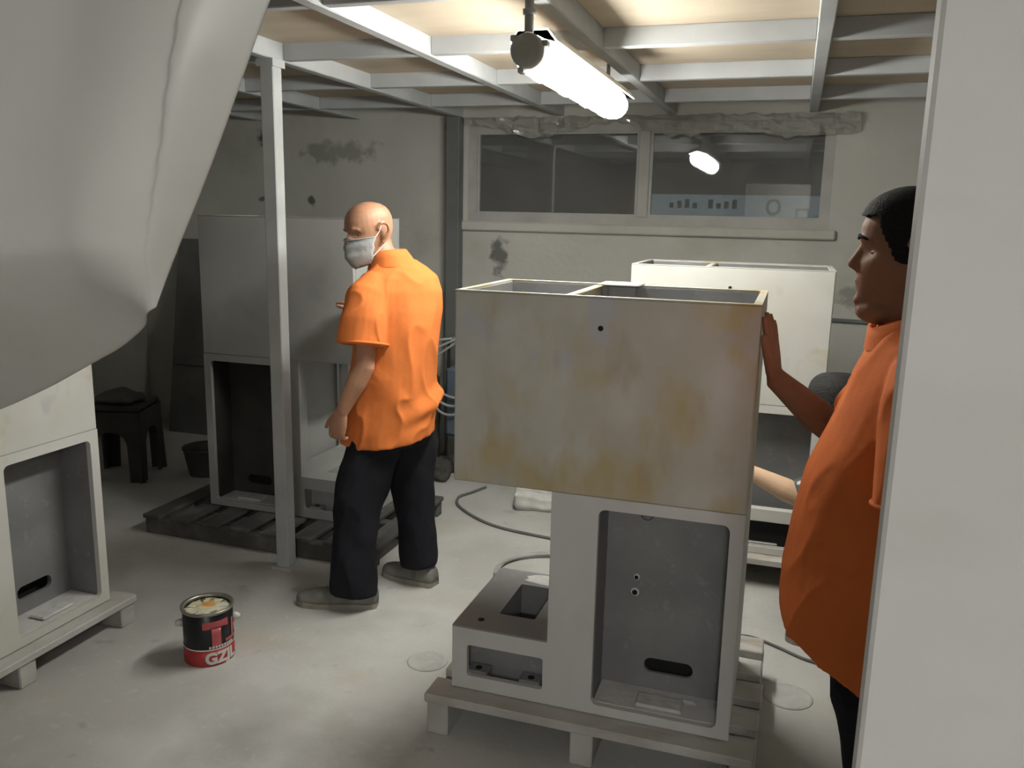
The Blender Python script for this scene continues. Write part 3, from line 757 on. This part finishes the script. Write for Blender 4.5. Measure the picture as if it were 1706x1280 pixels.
sh.tube([(-.04, -.23, 1.335), (-.0, -.27, 1.28), (.045, -.285, 1.21), (.085, -.29, 1.15)], [.065, .07, .075, .078], 20)
def shirt_post(co):
    co = folds(.017, 5.5, 2.2, 3, drape=.12)(co)
    # loose cloth bunched at the lower back
    g = math.exp(-((co.z-.83+.25*(co.y+.1))/.035)**2)*max(0, -co.x-.02-.5*co.y)*.14
    co = co+Vector((-g*.7, -g*.7, 0))
    return co
shirt = fuse(sh, 'shirt', 'orange_cloth', mw, .007, 5, shirt_post)
MB().loft([ell_ring(c, a, b_, 28, tl) for c, a, b_, tl in [((-.035, -.105, 1.40), .092, .108, (-.15, .0)), ((-.028, -.098, 1.435), .080, .088, (-.2, .0)), ((-.02, -.088, 1.462), .072, .078, (-.24, .0)), ((-.02, -.088, 1.46), .062, .068, (-.24, .0)), ((-.03, -.10, 1.42), .06, .07, (-.2, 0))]], cap=False).build('collar', 'orange_cloth', shirt, True)
# sleeve hem and shoulder seam
def ring_tube(c, axis, r, th, m, name, parent):
    axis = Vector(axis).normalized(); u = axis.orthogonal().normalized(); w = axis.cross(u)
    pts = [Vector(c)+(u*math.cos(2*math.pi*i/28)+w*math.sin(2*math.pi*i/28))*r for i in range(29)]
    return MB().tube(pts, th, 6, cap=False).build(name, m, parent, True)
ring_tube((-.07, .099, 1.112), (-.1, .2, -1), .092, .006, 'orange_cloth', 'sleeve_hem', shirt)
tr = MB()
tr.loft([ell_ring(c, a, b_, 28) for c, a, b_ in [((-.03, -.105, .66), .12, .16), ((-.03, -.11, .78), .13, .165), ((-.03, -.12, .88), .125, .165), ((-.03, -.12, .92), .12, .155)]])
tr.tube([(-.03, -.045, .80), (-.015, .0, .64), (.0, .065, .45), (.0, .11, .26), (-.02, .125, .10), (-.02, .128, .06)], [.10, .106, .102, .098, .098, .10], 20)
tr.tube([(-.035, -.20, .80), (-.035, -.205, .64), (-.04, -.21, .45), (-.06, -.212, .26), (-.08, -.214, .12), (-.082, -.214, .085)], [.105, .103, .094, .086, .084, .084], 20)
fuse(tr, 'trousers', 'black_cloth', mw, .008, 5, folds(.014, 6, 5, 9))
shoe(mw, (-.10, .07, 0), (.185, .255, 0), h=.092, w=.052); shoe(mw, (-.165, -.225, 0), (.11, -.194, 0), h=.092, w=.052)
# face mask
def mask(X, parent):
    vs = []; fs = []; nz, na = 14, 26
    for i in range(nz):
        t = i/(nz-1); z = -.004+.104*t
        for j in range(na):
            a = R(-74+148*j/(na-1)); lim = 1-.12*(1-t)
            p_ = head_pt(max(z, .001), a*lim, .010)
            nose = max(0, 1-abs(a)/.55)
            p_.x += .016*nose*math.sin(math.pi*min(1, t*1.05))+.003*math.sin(t*3*2*math.pi)
            p_.z = z+.010*nose*(t > .9)-.010*(1-t)*(1-abs(a)/1.3)
            if abs(a) < .4 and t < .2: p_.x = max(p_.x, .083)
            vs.append(X(p_))
    for i in range(nz-1):
        for j in range(na-1): fs.append((i*na+j, i*na+j+1, (i+1)*na+j+1, (i+1)*na+j))
    o = MB().add(vs, fs).build('face_mask', 'mask_cloth', parent, True)
    sd = o.modifiers.new('t', 'SOLIDIFY'); sd.thickness = .003
    for s in (-1, 1):
        a = R(72*s)
        top = head_pt(.095, a, .012); bot = head_pt(.02, a*.9, .012)
        MB().tube([X(p_) for p_ in spline([top, head_pt(.118, s*1.5, .006), (-.010, s*.094, .150), (-.030, s*.092, .136), (-.026, s*.088, .092), head_pt(.06, s*1.62, .006), bot], 4)], .0022, 6).build('ear_loop', 'strap', o, True)
    # stiff upper band and side edge
    MB().tube([X(head_pt(.095, R(-72+144*i/20), .0135)+Vector((.016*max(0, 1-abs(R(-72+144*i/20))/.55)*.2, 0, .004))) for i in range(21)], .0022, 6).build('nose_wire', 'mask_cloth', o, True)
mask(X, mw)

# ---------------- worker by the doorway wall
rw = thing('person', 'worker in a long orange shirt seen in profile, one hand against the foreground machine base', 'person', (.24, 1.95, 0), R(180))
X = Xf((.014, .0, 1.444), yaw=R(-3), pitch=R(1), k=1.05)
bd = MB(); add_head(bd, X)
bd.tube([(-.03, 0, 1.34), (-.02, 0, 1.42), (-.005, 0, 1.47), X((-.03, 0, .09))], [.085, .072, .066, .058], 18)
bd.ell(X((.045, 0, -.004)), (.05, .045, .03), 14, 8)
bd.loft([ell_ring((c, 0, z), a, b_, 20) for c, z, a, b_ in [(-.02, .72, .12, .14), (.03, 1.0, .13, .13), (-.01, 1.2, .10, .15), (-.03, 1.34, .085, .15), (-.03, 1.38, .06, .12)]])
# right arm reaches past the chest to the machine base; palm on its side
sr, er, wr = Vector((-.03, -.17, 1.31)), Vector((.095, -.32, 1.085)), Vector((.266, -.42, 1.205))
bd.tube([sr, sr.lerp(er, .5), er, er.lerp(wr, .35), er.lerp(wr, .8), wr], [.055, .05, .043, .045, .034, (.030, .026)], 14)
hand(bd, wr, (.15, -.05, 1), (1, -.25, -.15), (0, 1, 0.2), curl=.02, spread=.09, thumb_out=.35, thumb_n=.0, k=1.12)
sl, el, wl = Vector((-.03, .19, 1.33)), Vector((-.09, .25, 1.04)), Vector((-.05, .25, .82))
bd.tube([sl, sl.lerp(el, .5), el, el.lerp(wl, .4), wl], [.055, .048, .042, .042, (.028, .022)], 14)
hand(bd, wl, (.12, 0, -1), (.1, -1, 0), (1, 0, 0), curl=.5)
for s in (-1, 1): bd.tube([(-.06, s*.09, .82), (-.07, s*.1, .46), (-.11, s*.1, .07)], [.08, .055, .036], 14)
body = fuse(bd, 'body', 'skin_tan', rw, .005, 2, eye_sockets(X)); add_eyes(X, body)
hair(X, 'hair_black', rw, lambda z, a: z > (.180-.004*a if a < .8 else .177-(a-.8)*.20 if a < 1.2 else .097-(a-1.2)*.03 if a < 1.75 else .06), lambda z, a: .006+.005*max(0, min(1, (z-.15)/.05)))
brow = MB()
for s in (-1, 1): brow.tube([X((.094, s*.014, .139)), X((.092, s*.032, .145)), X((.078, s*.05, .138))], [.003, .0042, .002], 6)
brow.build('eyebrows', 'hair_black', rw, True)
sh = MB()
sh.loft([ell_ring(c, a, b_, 32, tl) for c, a, b_, tl in [
    ((.035, 0, .66), .170, .205, (.50, -.05)), ((.035, 0, .72), .170, .205, (.42, -.04)), ((.03, 0, .84), .168, .205, (.15, 0)), ((.03, 0, .96), .162, .2, (0, 0)), ((.02, 0, 1.08), .155, .2, (0, 0)),
    ((-.005, 0, 1.2), .138, .205, (0, 0)), ((-.025, 0, 1.31), .122, .21, (0, 0)), ((-.03, 0, 1.37), .10, .185, (0, 0)), ((-.025, 0, 1.415), .085, .115, (-.15, 0)), ((-.02, 0, 1.435), .07, .08, (-.2, 0))]])
sh.tube([(-.03, .15, 1.34), (-.03, .205, 1.29), (-.035, .235, 1.19), (-.04, .25, 1.09)], [.075, .092, .10, .102], 20)
sh.tube([(-.03, -.14, 1.33), (-.01, -.19, 1.27), (.02, -.235, 1.20), (.05, -.27, 1.15)], [.07, .075, .076, .075], 20)
shirt = fuse(sh, 'shirt', 'orange_cloth_deep', rw, .007, 5, folds(.010, 5, 1.8, 21))
cl = MB().loft([ell_ring(c, a, b_, 28, tl) for c, a, b_, tl in [((-.02, 0, 1.398), .104, .125, (-.40, 0)), ((-.014, 0, 1.425), .096, .104, (-.45, 0)), ((-.010, 0, 1.449), .091, .094, (-.5, 0)), ((-.010, 0, 1.445), .083, .086, (-.5, 0)), ((-.02, 0, 1.40), .07, .075, (-.5, 0))]], cap=False).build('collar', 'orange_cloth_deep', shirt, True)
ring_tube((-.04, .249, 1.097), (-.05, .15, -1), .101, .006, 'orange_cloth_deep', 'sleeve_hem', shirt)
tr = MB()
tr.loft([ell_ring(c, a, b_, 28) for c, a, b_ in [((-.02, 0, .64), .13, .18), ((-.01, 0, .76), .15, .185), ((.0, 0, .88), .14, .165)]])
for s in (-1, 1): tr.tube([(-.02, s*.09, .80), (-.025, s*.095, .62), (-.065, s*.1, .44), (-.12, s*.1, .24), (-.14, s*.1, .05)], [.115, .118, .105, .10, .105], 20)
fuse(tr, 'trousers', 'black_cloth', rw, .008, 5, folds(.012, 6, 5, 29))
for s in (-1, 1): shoe(rw, (-.2, s*.1, 0), (.075, s*.12, 0))

# ---------------- crouching worker behind
cw = thing('person', 'crouching dark-haired worker with a floral sleeve, mostly hidden behind the profiled worker', 'person', (.30, 3.42, 0), R(180))
X = Xf((.10, 0, .80), yaw=R(-75), pitch=R(12), k=1.0)
bd = MB(); add_head(bd, X)
bd.tube([(.02, 0, .72), (.06, 0, .80), X((-.03, 0, .08))], [.07, .058, .053], 16)
bd.tube([(-.20, 0, .28), (-.12, 0, .5), (-.01, 0, .70), (.03, 0, .76)], [(.11, .14), (.1, .13), (.09, .15), (.05, .1)], 18)
sl, el, wl = Vector((.03, .17, .70)), Vector((.19, .20, .605)), Vector((.42, .16, .685))
bd.tube([sl, sl.lerp(el, .5), el, el.lerp(wl, .3), el.lerp(wl, .75), wl], [.05, .047, .043, .045, .033, (.028, .024)], 14)
hand(bd, wl, (1, -.1, .15), (0, -1, 0), (0, 0, 1), curl=.45)
sr, er, wr = Vector((.03, -.17, .70)), Vector((-.02, -.26, .48)), Vector((.05, -.2, .32))
bd.tube([sr, er, er.lerp(wr, .4), wr], [.05, .042, .042, (.027, .023)], 14)
hand(bd, wr, (.6, .1, -.6), (0, 1, 0), (1, 0, .5), curl=.45)
for s in (-1, 1): bd.tube([(-.2, s*.09, .26), (.06, s*.14, .44), (-.03, s*.12, .07)], [.075, .055, .036], 14)
body = fuse(bd, 'body', 'skin_pale', cw, .006, 4, eye_sockets(X)); add_eyes(X, body)
hair(X, 'hair_grey', cw, lambda z, a: z > (.160 if a < .7 else .10 if a < 1.3 else .052), lambda z, a: .014+.012*max(0, min(1, (z-.12)/.06)))
sh = MB(); sh.tube([(-.22, 0, .24), (-.19, 0, .33), (-.11, 0, .52), (-.01, 0, .69), (.03, 0, .755), (.05, 0, .785)], [(.13, .17), (.14, .17), (.13, .17), (.12, .19), (.085, .13), (.06, .07)], 24, up=(1, 0, 0))
sh.tube([(.02, .13, .71), (.08, .185, .675), (.215, .198, .613)], [.07, .075, .064], 16); sh.tube([(.02, -.13, .71), (.02, -.2, .65), (.0, -.24, .56)], [.07, .075, .07], 16)
fuse(sh, 'shirt', 'floral_cloth', cw, .008, 4, folds(.012, 8, 5, 41))
tr = MB(); tr.ell((-.2, 0, .27), (.15, .18, .13), 18, 9)
for s in (-1, 1): tr.tube([(-.2, s*.08, .27), (-.06, s*.12, .38), (.06, s*.14, .45), (.06, s*.14, .38), (.0, s*.13, .2), (-.03, s*.12, .07)], [.1, .1, .085, .085, .075, .075], 16)
fuse(tr, 'trousers', 'black_cloth', cw, .009, 4, folds(.01, 7, 6, 47))
for s in (-1, 1): shoe(cw, (-.06, s*.12, 0), (.215, s*.125, 0))

# ================================================================== paint can
can = thing('paint_can', 'open black and red paint can standing on the floor near the steel post', 'paint can', (-1.935, 2.40, 0))
CR, CH = .090, .205
MB().lathe([(CR-.004, .0), (CR-.002, .004), (CR-.002, CH-.006), (CR-.006, CH-.003), (CR-.008, CH-.02), (CR-.008, .02)], 40, cap=False).build('tin_body', 'can_black', can, True)
MB().lathe([(CR-.003, .0), (CR-.0012, .002), (CR-.0012, .062), (CR-.003, .062)], 40, cap=False).build('red_band', 'can_red', can, True)
MB().lathe([(CR-.001, .062), (CR-.0004, .063), (CR-.0004, .066), (CR-.001, .067)], 40, cap=False).build('white_line', 'can_white', can, True)
MB().lathe([(CR+.001, CH-.010), (CR+.004, CH-.004), (CR+.003, CH+.001), (CR-.005, CH), (CR-.010, CH-.006), (CR-.006, CH-.012)], 40, cap=False).build('rim', 'can_tin', can, True)
mb = MB(); rings = []
for i in range(9):
    r = (CR-.009)*(1-i/8.5)
    rings.append([(r*math.cos(2*math.pi*j/32), r*math.sin(2*math.pi*j/32), CH-.014+.004*noise.noise((r*40*math.cos(2*math.pi*j/32), r*40*math.sin(2*math.pi*j/32), 1))+.003*(i > 4)) for j in range(32)])
mb.loft(rings).build('paint_skin', 'can_content', can, True)
def wrap(txt, size, az, z, m, bold=0.0, sx=1.0):
    me = text_mesh(txt, size, bold)
    for v in me.vertices:
        a = R(az)+v.co.x*sx/CR; r = CR+.0002
        v.co = Vector((r*math.cos(a), r*math.sin(a), z+v.co.y))
    me.materials.append(MATS[m]); link('lettering', me, can)
wrap('T', .115, -34, .085, 'can_pink', .009, 1.15)
wrap('上', .085, 14, .088, 'can_pink', .003, 1.0)
wrap('GZJL', .058, -22, .012, 'can_white', .003, 1.0)
for k in range(9): # row of small print
    az = -52+k*7; a0, a1 = R(az), R(az+5)
    r = CR+.0002
    MB().add([(r*math.cos(a0), r*math.sin(a0), .070), (r*math.cos(a1), r*math.sin(a1), .070), (r*math.cos(a1), r*math.sin(a1), .0785), (r*math.cos(a0), r*math.sin(a0), .0785)], [(0, 1, 2, 3)]).build('small_print', 'can_white', can)
for az in (-142, 38):
    c = Vector((math.cos(R(az)), math.sin(R(az)), 0))
    MB().tube([c*(CR-.003)+Vector((0, 0, .145)), c*(CR+.012)+Vector((0, 0, .145)), c*(CR+.022)+Vector((0, 0, .142))], [.015, .013, .007], 12).build('handle_ear', 'can_white', can, True)
hp = [Vector(((CR+.014)*math.cos(R(a)), (CR+.014)*math.sin(R(a)), .142-.075*math.sin(R(a-38)))) for a in range(38, 219, 10)]
MB().tube(hp, .002, 6).build('wire_handle', 'can_tin', can, True)

# ================================================================== floor clutter
def cable(label, pts, r=.007, m='rubber_cable', n=8, name='cable'):
    return tag(MB().tube(spline(pts, n), r, 8).build(name, m, None, True), label, 'cable')
cable('grey rubber cable curving over the floor behind the foreground machine base', [(-1.66, 4.62, .008), (-1.70, 4.50, .008), (-1.74, 4.38, .008), (-1.66, 4.22, .008), (-1.40, 4.03, .008), (-1.05, 3.96, .008), (-.8, 3.93, .008), (-.75, 3.7, .008)], .008)
def coil(label, c, rx, ry, turns, m, r, zz=0):
    pts = []
    N = int(turns*14)
    for i in range(N):
        a = 2*math.pi*i/14; k = 1+.07*math.sin(i*.37)+.04*math.sin(i*1.1)
        pts.append((c[0]+rx*k*math.cos(a), c[1]+ry*k*math.sin(a), r+zz+.9*r*(i//14)*.9+.004*math.sin(a*2)))
    return cable(label, pts, r, m, 3, 'cable_coil')
coil('coil of grey cable lying on the floor by the low base box', (-.98, 3.53, 0), .20, .22, 3, 'pale_cable', .008)
cable('thin dark cable on the floor below the crouching worker', [(-.16, 3.22, .006), (-.05, 3.25, .006), (.06, 3.2, .006), (.16, 3.14, .006), (.3, 3.1, .006)], .006)
sk = MB()
vs = []
s1 = MB().box(-.13, .13, -.09, .09, 0, .10, bev=.02)
def rough(mb, amp, f, seed):
    bm = bmesh.new(); me = bpy.data.meshes.new('x'); me.from_pydata(mb.v, [], mb.f); bm.from_mesh(me)
    bmesh.ops.subdivide_edges(bm, edges=bm.edges[:], cuts=4, use_grid_fill=True)
    for v in bm.verts:
        z = v.co.z; v.co += Vector(noise.noise_vector((v.co.x*f+seed, v.co.y*f, v.co.z*f)))*amp; v.co.z = max(v.co.z, 0)
    bm.verts.index_update(); out = MB().add([v.co.copy() for v in bm.verts], [tuple(v.index for v in f_.verts) for f_ in bm.faces]); bm.free(); return out
o = rough(s1, .03, 9, 3).build('paper_bundle', 'sack', None, True); o.location = (-1.27, 4.42, 0); o.rotation_euler.z = .2
tag(o, 'crumpled white bundle on the floor behind the machine column', 'bundle')
o = rough(MB().box(-.06, .06, -.07, .07, 0, .13, bev=.03), .04, 9, 13).build('dark_rag', 'dark_rag', None, True); o.location = (-1.98, 4.68, 0)
tag(o, 'dark crumpled rag on the floor beside the masked worker', 'rag')
o = rough(MB().box(-.05, .05, -.05, .05, 0, .05, bev=.02), .03, 12, 23).build('dark_rag', 'dark_rag', None, True); o.location = (-1.98, 5.05, 0)
tag(o, 'small dark scrap on the floor at the foot of the back wall', 'scrap')
for (x, y, r, lb) in ((-1.166, 2.641, .075, 'round dusty plaster patch on the floor left of the front pallet'), (.10, 2.86, .085, 'round dusty plaster patch on the floor right of the front pallet')):
    mb = MB(); mb.lathe([(r, 0), (r*.97, .002), (r*.9, .0045), (r*.82, .003), (r*.3, .003), (.004, .003)], 28)
    o = mb.build('plaster_patch', 'floor_plaster', None, True); o.location = (x, y, 0); tag(o, lb, 'plaster patch', 'round plaster patches')
# blue-grey welder with cable loops by the wall post
wd = thing('welding_machine', 'blue-grey welding machine with hanging pale hoses at the back wall', 'machine', (-1.86, 5.0, 0))
B('body', 'blue_machine', wd, -.16, .2, -.17, .17, .24, .68, bev=.02)
B('undercarriage', 'dark_plastic_and_shade', wd, -.15, .19, -.16, .16, .07, .24, bev=.01)
for sx in (-.1, .14):
    for sy in (-.15, .15): MB().tube([(sx, sy-.018, .06), (sx, sy+.018, .06)], .06, 16).build('wheel', 'dark_plastic_and_shade', wd, True)
MB().tube([(-.14, -.15, .68), (-.14, -.15, .86), (.18, -.15, .86), (.18, -.15, .68)], .012, 8).build('handle', 'dark_plastic_and_shade', wd, True)
for k in range(3):
    hose = spline([(-.10+.03*k, -.19, .87), (-.22, -.22, .84-.05*k), (-.26+.02*k, -.23, .72), (-.20, -.22, .56-.06*k), (-.06, -.2, .50-.05*k), (.1, -.2, .6), (.14, -.2, .8), (.02, -.19, .88+.02*k), (-.10+.03*k, -.19, .87)], 5)
    MB().tube(hose, .008, 8).build('hose', 'pale_cable', wd, True)
o = rough(MB().box(-.04, .04, -.05, .05, 0, .62, bev=.03), .03, 7, 33).build('cloth_bag', 'dark_rag', None, True); o.location = (-2.15, 4.95, 0)
tag(o, 'narrow black bag standing against the wall behind the masked worker', 'bag')

# dark corner on the left: stool, tub, boards
st = thing('plastic_stool', 'dark plastic stool with arched sides in the gloomy left corner', 'stool', (-3.82, 4.05, 0), R(20))
B('seat', 'dark_plastic_and_shade', st, -.17, .17, -.17, .17, .43, .46, bev=.012)
for k in range(4):
    pl = MB(); n = 10; arch = [(.075*math.cos(math.pi*i/n)*1.25, .22+.09*math.sin(math.pi*i/n)) for i in range(n+1)]
    vs = []; fs = []
    inner = [(.10, 0)]+arch+[(-.10, 0)]; outer = [(.19, 0), (.165, .43)]
    # build as strips between arch and a matching outer line
    out = []
    for i, (x, z) in enumerate(inner):
        t = i/(len(inner)-1)
        if t < .25: out.append((.19-.025*t/.25, .43*t/.25))
        elif t > .75: out.append((-.19+.025*(1-t)/.25, .43*(1-t)/.25))
        else: out.append((.165-.33*(t-.25)/.5, .43))
    m_ = len(inner)
    for y in (-.175, -.16): vs += [(x, y, z) for x, z in inner]+[(x, y, z) for x, z in out]
    for i in range(m_-1):
        fs += [(i, i+1, m_+i+1, m_+i), (2*m_+i+1, 2*m_+i, 3*m_+i, 3*m_+i+1), (i, 2*m_+i, 2*m_+i+1, i+1), (m_+i, m_+i+1, 3*m_+i+1, 3*m_+i)]
    c, s = math.cos(k*math.pi/2), math.sin(k*math.pi/2)
    pl.add([(x*c-y*s, x*s+y*c, z) for x, y, z in vs], fs); pl.build('side', 'dark_plastic_and_shade', st)
o = rough(MB().box(-.12, .12, -.10, .10, 0, .06, bev=.02), .03, 9, 43).build('folded_cloth', 'dark_board', None, True); o.location = (-3.82, 4.05, .46)
tag(o, 'rumpled cloth lying on the dark plastic stool', 'cloth')
bdp = thing('leaning_board', 'wide dark board leaning against the wall behind the grey machine base', 'board', (-3.75, 5.02, 0))
mb = MB().box(-.55, .55, -.012, .012, 0, 1.42, bev=.003); o = mb.build('sheet', 'dark_board', bdp); o.rotation_euler.x = R(-9)
mb = MB().box(-.5, .5, -.03, -.012, .5, .56, bev=.003); o = mb.build('batten', 'dark_board', bdp); o.rotation_euler.x = R(-9)
tb = thing('paint_tub', 'low dark tub on the floor beside the plastic stool', 'tub', (-3.38, 4.25, 0))
MB().lathe([(.10, 0), (.13, .16), (.137, .165), (.137, .175), (.125, .175), (.12, .16), (.095, .012)], 24, cap=False).build('shell', 'dark_plastic_and_shade', tb, True)
MB().lathe([(.118, .12), (.06, .125), (.004, .125)], 24).build('sludge', 'dark_board', tb, True)
